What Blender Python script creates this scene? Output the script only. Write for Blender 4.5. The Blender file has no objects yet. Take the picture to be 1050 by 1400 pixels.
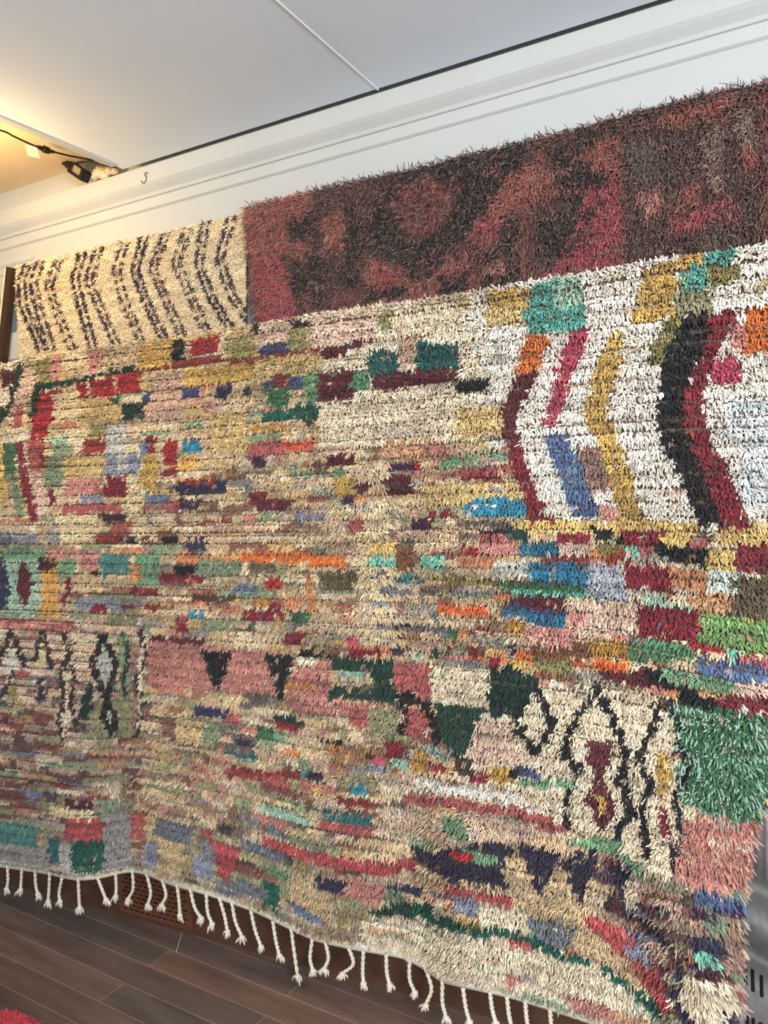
import bpy, bmesh, math, random
import numpy as np
from mathutils import Vector, Matrix

rng = np.random.default_rng(7)
random.seed(7)
S = bpy.context.scene
COL = S.collection
PI = math.pi

# ------------------------------------------------------------------ camera
F = 1060.0                       # focal length in pixels of the 1050x1400 frame
_d = np.array([-2069., -73., -F]); AX = -_d / np.linalg.norm(_d)
_w = np.array([547., 97., -F]); _w = _w - AX * (_w @ AX); AY = _w / np.linalg.norm(_w)
AZ = np.cross(AX, AY)
ROT = np.array([AX, AY, AZ])     # world <- camera
CAMY, CAMZ = -2.202, 1.74        # wall is the plane y = 0, floor z = 0, x runs along the wall
CAM = np.array([0., CAMY, CAMZ])
CEIL = 2.864
cam_d = bpy.data.cameras.new('camera'); cam = bpy.data.objects.new('camera', cam_d); COL.objects.link(cam)
M = Matrix([[*ROT[0], CAM[0]], [*ROT[1], CAM[1]], [*ROT[2], CAM[2]], [0, 0, 0, 1]])
cam.matrix_world = M
cam_d.sensor_fit = 'VERTICAL'; cam_d.sensor_height = 36; cam_d.lens = F / 1400 * 36
cam_d.clip_start = .02
S.camera = cam

def rays(px, py):
    px = np.asarray(px, float); py = np.asarray(py, float)
    v = np.stack([(px - 525) / F, (700 - py) / F, -np.ones_like(px)], -1)
    return v @ ROT.T
def on_y(px, py, y):
    r = rays(px, py); t = (np.asarray(y, float) - CAMY) / r[..., 1]
    return CAM + r * t[..., None]
def on_z(px, py, z):
    r = rays(px, py); t = (z - CAMZ) / r[..., 2]
    return CAM + r * t[..., None]
def project(p):
    q = (np.asarray(p) - CAM) @ ROT
    return 525 + F * q[..., 0] / -q[..., 2], 700 - F * q[..., 1] / -q[..., 2]
def V(a): return Vector([float(q) for q in a])

# ------------------------------------------------------------------ materials
def lin(c):
    c = np.asarray(c, float) / 255.
    return np.where(c <= .04045, c / 12.92, ((c + .055) / 1.055) ** 2.4)
def mat(name, rgb, rough=.8, noise=0., scale=20., bump=0., metal=0., spec=.3):
    m = bpy.data.materials.new(name); m.use_nodes = True
    nt = m.node_tree; b = nt.nodes['Principled BSDF']
    c = (*lin(rgb), 1)
    b.inputs['Base Color'].default_value = c
    b.inputs['Roughness'].default_value = rough; b.inputs['Metallic'].default_value = metal
    b.inputs['Specular IOR Level'].default_value = spec
    if noise or bump:
        tc = nt.nodes.new('ShaderNodeTexCoord'); n = nt.nodes.new('ShaderNodeTexNoise')
        n.inputs['Scale'].default_value = scale; n.inputs['Detail'].default_value = 5
        nt.links.new(tc.outputs['Object'], n.inputs['Vector'])
        if noise:
            r = nt.nodes.new('ShaderNodeMapRange'); r.inputs[3].default_value = 1 - noise; r.inputs[4].default_value = 1 + noise
            r.inputs[1].default_value = .25; r.inputs[2].default_value = .75
            mx = nt.nodes.new('ShaderNodeVectorMath'); mx.operation = 'SCALE'
            mx.inputs[0].default_value = c[:3]
            nt.links.new(n.outputs['Fac'], r.inputs[0]); nt.links.new(r.outputs[0], mx.inputs['Scale'])
            nt.links.new(mx.outputs[0], b.inputs['Base Color'])
        if bump:
            bp = nt.nodes.new('ShaderNodeBump'); bp.inputs['Strength'].default_value = bump; bp.inputs['Distance'].default_value = .004
            nt.links.new(n.outputs['Fac'], bp.inputs['Height']); nt.links.new(bp.outputs[0], b.inputs['Normal'])
    return m
def wool_mat(name, rough=.85, sheen=.25):
    m = bpy.data.materials.new(name); m.use_nodes = True
    nt = m.node_tree; b = nt.nodes['Principled BSDF']
    a = nt.nodes.new('ShaderNodeAttribute'); a.attribute_name = 'Col'
    nt.links.new(a.outputs['Color'], b.inputs['Base Color'])
    b.inputs['Roughness'].default_value = rough; b.inputs['Specular IOR Level'].default_value = .25
    b.inputs['Sheen Weight'].default_value = sheen; b.inputs['Sheen Roughness'].default_value = .5
    return m

# ------------------------------------------------------------------ object helpers
def link(name, me, m=None, parent=None):
    o = bpy.data.objects.new(name, me); COL.objects.link(o)
    if m is not None: me.materials.append(m)
    if parent is not None: o.parent = parent
    return o
def tag(o, label, cat, group=None, kind=None):
    o['label'] = label; o['category'] = cat
    if group: o['group'] = group
    if kind: o['kind'] = kind
    return o
def struct(o): o['kind'] = 'structure'; return o
def from_bm(name, bm, m, parent=None, smooth=False):
    bmesh.ops.recalc_face_normals(bm, faces=bm.faces)
    me = bpy.data.meshes.new(name); bm.to_mesh(me); bm.free()
    if smooth: me.shade_smooth()
    return link(name, me, m, parent)
def add_box(bm, lo, hi, bevel=0.):
    g = bmesh.ops.create_cube(bm, size=1.)
    vs = g['verts']
    for v in vs:
        v.co = Vector([(lo[i] + hi[i]) / 2 + v.co[i] * (hi[i] - lo[i]) for i in range(3)])
    if bevel:
        es = list({e for v in vs for e in v.link_edges})
        bmesh.ops.bevel(bm, geom=es, offset=bevel, segments=2, affect='EDGES')
def box(name, lo, hi, m, parent=None, bevel=0.):
    bm = bmesh.new(); add_box(bm, lo, hi, bevel); return from_bm(name, bm, m, parent)
def add_tube(bm, pts, rad, n=8, caps=True):
    pts = [Vector(p) for p in pts]
    rad = rad if hasattr(rad, '__len__') else [rad] * len(pts)
    rings = []; up = Vector((.3, -.9, .31)).normalized()
    for i, p in enumerate(pts):
        t = (pts[min(i + 1, len(pts) - 1)] - pts[max(i - 1, 0)]).normalized()
        a = t.cross(up)
        if a.length < .05: a = t.cross(Vector((1, 0, 0)))
        a.normalize(); b = t.cross(a)
        rings.append([bm.verts.new(p + (a * math.cos(2 * PI * k / n) + b * math.sin(2 * PI * k / n)) * rad[i]) for k in range(n)])
    for r0, r1 in zip(rings, rings[1:]):
        for k in range(n): bm.faces.new((r0[k], r0[(k + 1) % n], r1[(k + 1) % n], r1[k]))
    if caps: bm.faces.new(rings[0][::-1]); bm.faces.new(rings[-1])
def spline(pts, n):
    pts = np.array(pts, float)
    if len(pts) == 2: return [pts[0] + (pts[1] - pts[0]) * i / n for i in range(n + 1)]
    P = np.vstack([2 * pts[0] - pts[1], pts, 2 * pts[-1] - pts[-2]])
    out = []
    for i in range(1, len(P) - 2):
        for k in range(n):
            t = k / n; a, b, c, d = P[i - 1:i + 3]
            out.append(.5 * (2 * b + (c - a) * t + (2 * a - 5 * b + 4 * c - d) * t * t + (3 * b - a - 3 * c + d) * t ** 3))
    out.append(pts[-1]); return out
def extrude_profile(name, prof, x0, x1, m, parent=None):
    bm = bmesh.new()
    A = [bm.verts.new((x0, y, z)) for y, z in prof]; B = [bm.verts.new((x1, y, z)) for y, z in prof]
    n = len(prof)
    for k in range(n): bm.faces.new((A[k], A[(k + 1) % n], B[(k + 1) % n], B[k]))
    bm.faces.new(A[::-1]); bm.faces.new(B)
    return from_bm(name, bm, m, parent)

# ------------------------------------------------------------------ pile (woollen yarn ends)
def yarn_mesh(name, base, d, length, rad, col, droop, m, parent, twist=.25):
    """one mesh of many short drooping yarn ends; base, d (N,3); length, rad, droop (N,); col (N,3) linear"""
    N = len(base)
    d = d / np.linalg.norm(d, axis=1, keepdims=True)
    side = rng.normal(size=(N, 3)) * twist
    ts = np.array([0., .5, .9, 1.0]); rr = np.array([.85, 1.0, .78, 0.])
    d[:, 1] = np.minimum(d[:, 1], -.12) if name == 'pile' else d[:, 1]
    g = np.array([0, 0, -1.])
    up = rng.normal(size=(N, 3)); a = np.cross(d, up); a /= np.linalg.norm(a, axis=1, keepdims=True); b = np.cross(d, a)
    vs = []
    for t, q in zip(ts, rr):
        c = base + (d * t + side * (t * t)) * length[:, None] + g * (droop * t * t)[:, None] * length[:, None]
        if q == 0: vs.append(c[:, None, :])
        else:
            k = np.arange(4) * PI / 2
            off = a[:, None, :] * np.cos(k)[None, :, None] + b[:, None, :] * np.sin(k)[None, :, None]
            vs.append(c[:, None, :] + off * (rad * q)[:, None, None])
    v = np.concatenate(vs, 1)                       # N,13,3
    quads, tris = [], []
    for r in range(2):
        for k in range(4): quads.append([r * 4 + k, r * 4 + (k + 1) % 4, r * 4 + 4 + (k + 1) % 4, r * 4 + 4 + k])
    for k in range(4): tris.append([8 + k, 8 + (k + 1) % 4, 12])
    loc = np.concatenate([np.array(quads).ravel(), np.array(tris).ravel()])
    loops = (loc[None, :] + (np.arange(N) * 13)[:, None]).ravel()
    tot = np.tile(np.array([4] * 8 + [3] * 4), N)
    st = np.concatenate([[0], np.cumsum(tot)[:-1]])
    me = bpy.data.meshes.new(name)
    me.vertices.add(N * 13); me.vertices.foreach_set('co', v.astype(np.float32).ravel())
    me.loops.add(len(loops)); me.loops.foreach_set('vertex_index', loops.astype(np.int32))
    me.polygons.add(len(tot)); me.polygons.foreach_set('loop_start', st.astype(np.int32))
    me.update(calc_edges=True)
    at = me.color_attributes.new('Col', 'FLOAT_COLOR', 'POINT')
    c4 = np.ones((N, 13, 4), np.float32); c4[:, :, :3] = np.clip(col, 0, 1)[:, None, :]
    at.data.foreach_set('color', c4.ravel())
    me.shade_smooth()
    return link(name, me, m, parent)
def sheet(name, P, thick, m, parent=None, cols=None):
    """P (nv,nu,3) grid of points; a cloth of real thickness behind it (towards +y)"""
    nv, nu = P.shape[:2]
    Q = P + np.array([0, thick, 0])
    v = np.concatenate([P.reshape(-1, 3), Q.reshape(-1, 3)]); n = nv * nu
    f = []
    for j in range(nv - 1):
        for i in range(nu - 1):
            a = j * nu + i
            f.append((a, a + nu, a + nu + 1, a + 1)); f.append((n + a, n + a + 1, n + a + nu + 1, n + a + nu))
    for i in range(nu - 1):
        f.append((i, i + 1, n + i + 1, n + i)); a = (nv - 1) * nu + i; f.append((a, n + a, n + a + 1, a + 1))
    for j in range(nv - 1):
        a = j * nu; f.append((a, n + a, n + a + nu, a + nu)); a += nu - 1; f.append((a, a + nu, n + a + nu, n + a))
    me = bpy.data.meshes.new(name); me.from_pydata([tuple(q) for q in v], [], f); me.update()
    if cols is not None:
        at = me.color_attributes.new('Col', 'FLOAT_COLOR', 'POINT')
        c4 = np.ones((2 * n, 4), np.float32); c4[:n, :3] = cols.reshape(-1, 3); c4[n:, :3] = cols.reshape(-1, 3)
        at.data.foreach_set('color', c4.ravel())
    me.shade_smooth()
    return link(name, me, m, parent)
def grid_normals(P):
    du = np.gradient(P, axis=1); dv = np.gradient(P, axis=0)
    n = np.cross(du, dv); n /= np.linalg.norm(n, axis=2, keepdims=True)
    n[n[..., 1] > 0] *= -1
    return n
def inpoly(x, y, p):
    c = np.zeros(x.shape, bool); n = len(p); j = n - 1
    for i in range(n):
        xi, yi = p[i]; xj, yj = p[j]
        if yi != yj: c ^= ((yi > y) != (yj > y)) & (x < (xj - xi) * (y - yi) / (yj - yi) + xi)
        j = i
    return c
def nearline(x, y, p, w):
    c = np.zeros(x.shape, bool)
    for (x0, y0), (x1, y1) in zip(p, p[1:]):
        L = (x1 - x0) ** 2 + (y1 - y0) ** 2 + 1e-9
        t = np.clip(((x - x0) * (x1 - x0) + (y - y0) * (y1 - y0)) / L, 0, 1)
        c |= np.hypot(x - x0 - t * (x1 - x0), y - y0 - t * (y1 - y0)) < w / 2
    return c
def pairs(a): return list(zip(a[0::2], a[1::2]))

# dyes of the wool (sRGB)
K = dict(cr='234 215 184', cw='240 230 214', cc='222 226 224', wc='228 204 160', tn='212 183 140', pt='206 168 140', ps='226 192 170',
 oc='204 166 84', ol='214 184 122', yl='224 190 112', yo='226 172 84', go='200 148 58', dg='184 144 60', ov='136 126 70', oq='160 150 92', og='150 146 108',
 mr='100 34 46', md='74 28 36', rd='172 34 44', cm='138 34 50', cp='192 66 94', bp='224 92 118', rs='182 94 90', rr='186 78 80', sa='196 132 118', pk='216 148 136', rb='146 54 50', ru='162 62 46', br='132 82 54', bt='190 130 88', pb='210 160 116',
 td='12 88 86', tl='44 112 112', tg='14 92 76', gd='26 66 52', gk='18 54 46', gn='62 112 74', gm='96 150 108', lg='130 166 98', mg='120 160 122', mn='120 190 168', ml='164 196 172', mw='206 222 210', te='90 164 148', tq='48 146 176', tb='36 116 146', tz='76 140 132',
 nv='46 50 82', nb='66 76 112', bl='88 112 152', bg='112 130 158', gl='148 152 168', gy='156 152 146', gb='120 124 132', lv='168 168 178', wg='190 188 176', pu='72 36 68', pn='52 44 68', bk='24 23 28', dk='56 46 48', db='80 60 48', bo='108 92 66', mv='160 124 108', gw='200 190 180',
 org='218 116 40', ob='222 104 36', oa='218 146 92', rO='222 84 44', gx='134 150 116')
K = {k: lin([int(q) for q in v.split()]) for k, v in K.items()}

# base grounds (the lower-left mauve has shade put into its colour):  B colour palette probability  polygon
BASE = '''
B tn multi .5 -100 400 1100 300 1100 1500 -100 1500
B wc warm .3 -100 460 260 440 260 640 150 700 -100 720
B tn warm .34 230 430 500 420 500 640 240 640
B cr cream .06 420 420 700 380 720 560 660 600 500 610 440 580 420 500
B cw cream .05 640 380 1100 320 1100 730 960 726 740 712 690 600 660 560
B tn multi .55 150 690 560 640 720 700 720 900 560 910 200 890
B wc ridge .4 494 690 524 690 530 880 478 880
B mg dim .45 -100 745 60 745 60 850 -100 850
B ps dim .5 -100 845 200 845 200 1000 -100 960
B mv dim .75 -100 955 200 990 200 1130 -100 1130
B tn low .66 180 940 560 950 620 1180 420 1210 180 1160
B gy dim .4 -100 1120 100 1120 100 1200 -100 1200
B og low .4 180 1130 420 1160 560 1220 560 1320 350 1250 200 1200
B cr pale .15 520 1240 760 1290 930 1380 1000 1460 780 1420 600 1340 480 1300
B cr cream .12 640 985 735 935 905 950 935 1100 915 1200 800 1150 700 1085 620 1075
B ps low .3 540 1060 700 1080 800 1140 640 1160 540 1150
B mv dark .6 800 1175 930 1190 1020 1220 1020 1460 960 1460 900 1360 820 1260
'''
PAL = dict(
 multi='rb cm rs tn cr og pn br oc ob gy mv pt wc gb mg sa cr wc dk mr gx'.split(),
 warm='pt ps ol og cr mg sa oc wc tn'.split(), cream='ps wc cr ol cw'.split(), lit_ridge='gy bg wg wc mn rs ps'.split(),  # ridge palette: pale tones paint the light on the fold crest
 dim='rs mv pn gb cm mg pt og dk br bg cr mr pu gx'.split(), low='rs dk pn mv cr og tn mr sa wc gb gx br pt mg'.split(), pale='bt gy wg mg rs'.split(),
 dark='pn rs og mr bg gx cr dk pu br'.split())
MOTIF = '''
R md 0 504 20 527;R cr 5 493 32 505;R gk 20 499 33 530;P gk 15 527 26 527 9 572 -5 585 -10 560;R cr -20 529 13 556;P ps 30 508 45 506 43 535 29 572 12 577 22 545
P rs 18 560 32 558 30 585 16 588;R cr 0 586 40 604;P gk 46 531 57 531 51 574 38 574;P rd 56 535 85 531 63 597 38 603;L gk 8 50 530 90 524 123 517 187 504
R oq 49 492 69 524;R pk 70 486 85 520;R ol 80 506 95 522;R wc 87 480 117 508;R pk 118 481 134 512;R tn 134 476 190 503;R oc 190 468 235 503;P bk 234 470 252 464 253 498 233 502
L ru 7 190 509 270 495;R rd 107 524 120 548;R rd 123 519 156 546;R rd 160 511 192 540;R pt 195 514 247 574;R ol 192 512 205 535;R oc 250 502 275 525;R nb 249 527 269 543;R nb 193 539 206 548
R wc 72 538 108 575;R ol 108 545 166 579;R gn 152 543 163 553;R gk 167 550 198 574;R bt 77 578 108 588;R oq 121 585 144 599;R rb 114 601 146 625;R wg 144 584 172 650;R gx 72 607 98 633;R ml 70 597 92 608
R yl -20 610 8 690;R gn 4 607 21 650;P gx 8 650 22 650 34 700 20 700
P ps 22 605 58 605 62 640 74 690 50 712 36 680;P rs 34 603 58 605 58 648 40 645;P cm 20 605 31 605 35 640 52 710 43 714 28 665;P cm 51 620 59 620 66 650 77 688 68 694 60 655
R gx 60 622 86 668;R ol 86 622 142 655;R pk 90 656 138 676;R cm 143 653 171 681;R rs 131 668 143 682;R wc 171 650 198 742;R gl 142 622 190 652;R wg 160 590 172 650
R oc 192 603 216 668;R cm 200 597 212 620;R bg 190 606 200 622;R rd 224 602 243 637;R tb 249 605 272 620;R yo 245 622 268 646;R rb 220 640 244 652;R nv 241 659 310 679;R ru 252 654 292 664;R bg 200 678 230 691
R pu 243 683 273 696;R rs 224 684 244 700;R rs 85 688 165 701;R gl 108 679 140 688;R dk 136 702 172 713;R rs 149 713 178 732;R wc 80 705 136 745;R gb -20 728 16 750;R gl 15 733 50 741;R gy 62 723 80 742;R rb 130 732 176 744
R bk 165 737 183 746;R bk 220 736 241 745;R db 193 737 206 747;R pk 64 752 134 764;R tz 135 758 178 789;R mg 185 757 218 800;R oa 178 775 191 795;R mg -20 752 60 766;R ml 0 766 58 842;P nv -20 762 6 764 14 800 8 834 -20 836
P mr 31 764 45 800 32 837 20 800;R yo 55 766 80 845;R md 52 763 75 781;R mg 77 764 103 790;P cm 92 790 99 795 90 828 82 822;R tn 100 786 140 808;R bk 124 779 135 789;R sa 108 764 134 780
R cm 218 782 277 796;R bk 238 775 282 784;R oa 244 752 275 768;R nv 253 739 281 755;R oa 240 757 330 766;R org 330 753 425 768;R org 425 760 472 776;R gx 270 766 330 791;R og 123 810 178 821;R cm 177 806 213 816
R gl 103 820 170 834;R cm 123 828 144 838;R cm 165 826 183 836;R cm 198 827 217 836;R pk 0 846 98 866;L rs 4 10 853 60 849;L rs 4 60 860 98 855;R og 148 835 190 855
P cw 15 875 2 918 30 918;L dk 8 14 866 -4 905;L dk 8 16 866 32 910;P wc 58 876 43 920 68 918;L dk 7 56 868 45 905;L dk 7 60 868 70 915;P pn 56 922 45 960 64 960;L pn 7 16 922 1 955;P oq 18 934 7 958 28 958;R rs 20 918 40 930
P cr 86 868 97 868 100 905 92 935 100 970 88 1012 78 1005 86 950 84 920;L dk 6 88 868 92 895 83 925 86 960 78 985 84 1010;L dk 6 98 880 94 905 102 930 96 965 104 1000
R cr 100 870 135 885;P gx 155 862 178 868 178 940 168 985 158 970 165 920;L gk 6 166 868 177 895 168 935 176 970;P gk 120 930 128 935 124 985 108 990 110 965;P og 128 960 182 950 182 1010 112 1012;R mv 178 880 190 1012
P wg 140 878 157 908 150 938 150 950 156 975 152 995 142 975 146 950 137 934 126 908;L bk 9 140 871 124 908 136 936 147 958 158 985 152 1004;L bk 9 140 871 159 908 151 936 147 955 140 980 152 1004
L dk 8 192 864 198 900 187 930 193 967 186 1006;L cr 4 196 878 191 915 191 950 189 1000;R mr 205 870 276 882
R sa 200 884 390 944;P bk 277 889 315 890 300 948 292 948;L gk 3 277 890 294 946;P bk 364 894 400 893 388 954 382 954;L gk 3 364 894 382 950;L bk 8 402 896 424 891 447 897;R cr 404 900 432 920;P sa 396 920 452 900 456 976 386 965;L oa 8 394 937 425 940
R gd 453 899 540 917;R ml 464 918 498 928;R gd 450 944 540 958;R sa 400 956 512 984;R cm 475 885 520 897;R bp 474 871 492 881;R cm 389 867 417 880;R cm 330 836 370 850;R cm 370 826 388 845;R gn 398 836 426 855;R gn 341 849 352 860
R rO 365 793 388 808;R oa 389 815 412 832;L oa 10 420 790 428 830;R tq 258 839 279 847;R cm 240 849 256 865;R go 353 818 371 828;R bg 320 800 350 812;R db 258 813 320 824
R yl 504 745 542 760;R mn 503 763 544 778;R br 542 748 564 780;R mn 575 760 606 779;R rd 632 751 672 762;R bt 627 763 674 780;R wg 674 766 724 790;R pk 655 738 708 762;R tb 709 740 762 759;R tb 724 769 804 801;R gn 682 795 806 809;L mn 6 702 808 760 812 806 815
R mr 703 816 770 831;P tb 687 829 770 838 773 866 730 862 722 845 690 838;L nb 9 690 829 770 840;R lv 804 772 860 826;R cm 854 772 918 803;R ps 774 829 873 869;R pk 776 838 800 855;R pk 714 860 785 880;R cm 872 834 957 878
R rb 743 758 806 770;R oa 806 751 827 762;R ru 827 754 856 770;R ps 762 743 800 758;R cm 762 728 806 743;P yl 700 712 960 715 960 732 720 730;P bk 804 718 850 732 850 741 815 736;R cm 850 728 910 743;R ov 814 743 856 754;R mn 856 746 870 755;R rs 870 745 892 757
R gw 854 757 920 771;P go 806 876 860 872 860 904 806 903;P br 722 882 806 884 806 903 724 900;R pn 692 880 706 893;L ob 9 774 907 856 912;P oq 722 898 790 905 780 922 735 915;P gm 858 874 957 886 960 906 858 902;L yo 7 858 906 909 908;L wg 5 858 912 882 914
P bk 868 918 924 914 924 942 880 938;P mr 816 916 880 918 890 940 830 930;P bk 888 738 914 740 925 750 965 750 965 777 922 775 912 762 893 754;R rs 936 735 966 750;R yl 905 722 947 743;R yl 966 748 1006 780;R cm 1005 746 1100 786;R yl 985 719 1100 742
R mw 963 783 1021 812;P bt 915 778 965 780 965 806 918 804;R pb 945 806 996 835;P bo 1002 788 1100 790 1100 852 1000 836;L ml 10 888 820 946 832;L gw 10 872 808 948 812;P lg 960 835 1000 838 1100 855 1100 905 1030 897 958 880
L rd 9 951 886 995 893;L mn 8 994 893 1008 897;L rs 9 1010 900 1100 915;P bl 952 896 1005 902 1100 916 1100 940 1000 930 952 925;P mg 905 912 955 920 1010 932 1005 945 950 940 905 926;L pb 10 925 940 972 950;P ps 1005 930 1100 940 1100 962 1005 948
P cm 972 946 1100 960 1100 985 985 968;P bk 920 944 940 945 980 962 975 970 924 958;L oa 6 916 948 926 952;L cw 8 1000 972 1100 990
P gn 912 958 935 957 985 968 1100 990 1060 1060 1045 1090 1030 1120 990 1126 962 1110 940 1100 930 1085 925 1050 932 1040 926 1010
P sa 928 1118 960 1110 1020 1126 1030 1150 1018 1215 950 1216 926 1200 922 1160;P ps 965 1138 1020 1150 1016 1166 970 1156;R cr 915 1095 950 1120
P cr 640 990 704 982 735 935 760 935 815 950 905 955 918 960 926 1040 932 1100 925 1160 912 1200 890 1190 840 1150 790 1140 700 1080 640 1060
L bk 10 730 938 705 980 714 1005 732 1032 750 1005 753 988 740 955 730 938;L bk 10 816 944 798 970 780 998 770 1024 793 1055;L bk 8 785 1070 773 1099 777 1130
L bk 10 816 944 828 962 841 994 858 1034 849 1063 858 1099 864 1114 848 1128 843 1152;L bk 10 906 954 893 994 880 1028 872 1040 884 1062 888 1080 876 1106 880 1134 886 1172;L bk 10 916 956 924 990 930 1016 936 1042 940 1050 930 1078 925 1096 930 1114 930 1142 922 1160 920 1188;L bk 7 860 1108 876 1106
P mr 803 1015 836 1017 838 1030 830 1050 827 1068 830 1074 837 1090 844 1106 836 1122 828 1132 824 1146 818 1124 809 1108 799 1092 808 1082 811 1070 812 1055 804 1040;P oc 815 1084 828 1084 832 1100 826 1116 818 1104
P oc 899 1034 918 1034 916 1070 908 1100 902 1100 898 1060;P cm 900 1104 912 1104 914 1146 904 1148
P gd 508 918 537 920 537 948 510 946;P rs 536 904 586 908 588 955 540 946;P cr 585 908 668 912 666 970 590 962;P gk 666 912 702 910 735 930 730 945 712 965 704 981 668 980
P gd 594 964 661 971 637 1033 624 1038 601 1006;P rs 556 968 584 970 588 1012 556 1006;L bk 12 542 954 560 956 584 964 592 990 598 1014;L bk 10 552 958 551 1003;R og 500 972 544 1008;R rs 480 966 502 996;P ps 648 988 700 984 710 1030 720 1046 645 1046
R cm 526 1015 552 1036;R mr 496 1030 524 1041;R bp 511 1037 528 1047;R gl 506 1046 534 1058;R ml 534 1036 560 1050;R go 565 1030 583 1056;R tz 583 1024 608 1036;L rd 9 585 1044 608 1053;R go 609 1047 621 1060;R db 621 1040 647 1062;R cm 645 1051 667 1070;R dg 668 1053 700 1070;P bk 696 1060 712 1040 716 1052 705 1072
P nb 706 1048 725 1048 745 1066 708 1060;P mg 706 1063 780 1066 784 1080 708 1076;R gd 586 1062 604 1072;L cw 16 570 1074 640 1080 700 1096 750 1124;L rs 16 560 1092 640 1104 700 1112 770 1134
R nv 263 967 310 980;R rs 310 980 330 989;L gd 9 380 980 414 990;R cm 377 988 405 998;R gn 350 993 374 1013;R mg 374 1003 395 1016;R gx 278 992 302 1013;R pn 320 1010 343 1022;L bk 9 435 1009 464 1019;R oa 387 1025 410 1037;R oa 450 1022 480 1033;R tl 310 1028 352 1039
L rb 13 312 1056 402 1062;R rs 363 1064 395 1083;R tz 412 1050 425 1066;R pu 423 1058 441 1068;R tq 479 1073 500 1086;R yl 427 1080 444 1090;R rb 461 1091 512 1104;R tl 443 1114 508 1126;L ml 12 361 1103 420 1128;R dk 300 1130 317 1140;R gb 366 1132 395 1145;R rs 438 1127 510 1143
L rr 13 363 1150 420 1170 510 1187;P rr 405 1163 440 1165 510 1178 565 1172 570 1190 520 1197 450 1191;P rr 290 1152 328 1160 322 1190 312 1208 300 1206;P rs 258 1126 275 1130 300 1155 290 1160;L gb 14 340 1157 385 1172;R gl 262 1170 290 1200;R gb 240 1127 260 1152
R tg 356 1206 380 1242;L gb 18 301 1212 356 1222;R pn 430 1200 470 1217;R tn 395 1212 455 1254;R sa 472 1206 526 1232;L nv 9 530 1214 575 1220;P gd 500 1250 524 1240 552 1232 590 1236 596 1256 560 1252 530 1256;L tg 13 567 1241 595 1257 646 1272 696 1276 721 1285 765 1304 819 1313 845 1335 880 1362 900 1382
L bg 8 400 1240 440 1262;P pn 555 1150 600 1164 660 1153 706 1153 702 1178 690 1218 640 1208 612 1206 575 1182;L mg 12 633 1162 674 1180;R rd 617 1168 645 1182;P mg 602 1115 636 1120 636 1150 612 1146
R tn 690 1182 800 1266;P pn 712 1160 768 1162 752 1200 738 1228 722 1196;P pn 764 1170 820 1164 806 1200 794 1240 780 1206;P pn 706 1150 760 1166 720 1180;P pn 828 1180 860 1184 852 1230 834 1210
L rr 14 615 1216 655 1226 695 1234;R gl 620 1226 655 1256;R cr 656 1238 722 1270;P gb 721 1250 760 1255 790 1280 784 1297 740 1290 722 1272;P rr 787 1248 830 1258 872 1284 905 1330 925 1385 905 1385 872 1325 830 1290;R rs 697 1286 730 1298
P tn 770 1275 830 1290 870 1330 890 1370 850 1335 800 1310;P gl 850 1286 880 1292 896 1328 868 1318;L dk 12 830 1236 880 1262 932 1308;L mr 8 838 1240 870 1262;L mg 14 782 1152 832 1156 874 1186;R bl 952 1217 1014 1238;P pu 940 1236 1012 1240 1012 1256 948 1254;L bp 6 976 1252 1000 1250
R gx 962 1256 1000 1275;R mv 982 1272 1012 1325;P pn 948 1275 985 1278 986 1312 950 1308;P mn 945 1300 968 1296 986 1328 950 1316;P md 940 1317 970 1318 992 1336 950 1336;P cr 922 1334 985 1338 1002 1362 1000 1398 940 1400 920 1370;L pn 9 930 1320 925 1360 945 1400;R pn 984 1388 1002 1410
R rr 87 1121 141 1150;R tg 99 1150 144 1194;R gy 142 1112 179 1192;R rs 177 1113 198 1152;R md 87 1096 126 1108;R wc 67 1107 128 1121;R tz -20 1125 50 1156;R tl 67 1146 80 1180;R wg 80 1152 99 1192;R tn 213 1150 250 1200;R gb 213 1123 257 1149;R gl 196 1150 214 1185;R gy -20 1156 67 1190
R ps 355 443 398 468;L bk 8 398 445 423 443;R oq 394 448 423 474;R ps 423 432 510 466;R rd 262 463 299 486;R wc 299 455 322 486;R oq 310 463 348 490;R nb 360 469 394 483;L rb 9 240 500 290 493 343 493 394 484 440 476;P mr 440 478 475 469 505 461 508 467 478 480 455 490 441 494;R bk 342 448 352 456
R oc 253 502 348 527;R ol 350 487 438 516;R nb 250 528 271 545;R nv 293 527 316 546;R nv 335 529 345 541;R nb 365 519 376 536;R nb 392 518 417 532;R rb 376 510 394 526;R gm 416 513 438 550;R gn 368 530 396 556;P tg 357 566 380 558 437 550 437 567 400 570 375 578 357 578;R tn 396 534 418 550;R gd 412 569 433 580
R mr 437 510 484 546;R gm 482 510 504 536;R cr 436 548 497 610;R ol 286 564 338 618;R tq 250 606 274 620;R rs 338 603 387 622;R rO 387 601 430 614;R go 345 584 390 590;R gx 338 591 384 602
R pu 343 626 362 639;R br 428 636 446 646;R mr 448 622 484 638;R mg 394 643 472 654;R oc 458 652 485 680;R mr 487 659 505 672;R pu 466 677 487 688;R oa 484 680 500 687;R cm 340 675 365 688;R mr 352 683 400 699;R gl 405 701 446 712;R rb 278 710 315 718;R rs 474 708 497 728
R oq 518 426 537 449;R pt 545 455 574 500;R td 503 479 544 509;P td 571 468 629 466 628 500 568 504;P mr 507 512 550 506 628 500 628 521 590 526 545 534 510 536;P bk 625 521 668 516 670 533 627 543
P oc 666 400 723 394 723 420 670 424;P ol 660 422 716 424 718 446 664 446;P te 728 392 795 377 798 420 800 445 765 455 720 456 718 430;P ml 757 384 795 379 796 418 758 424
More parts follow.
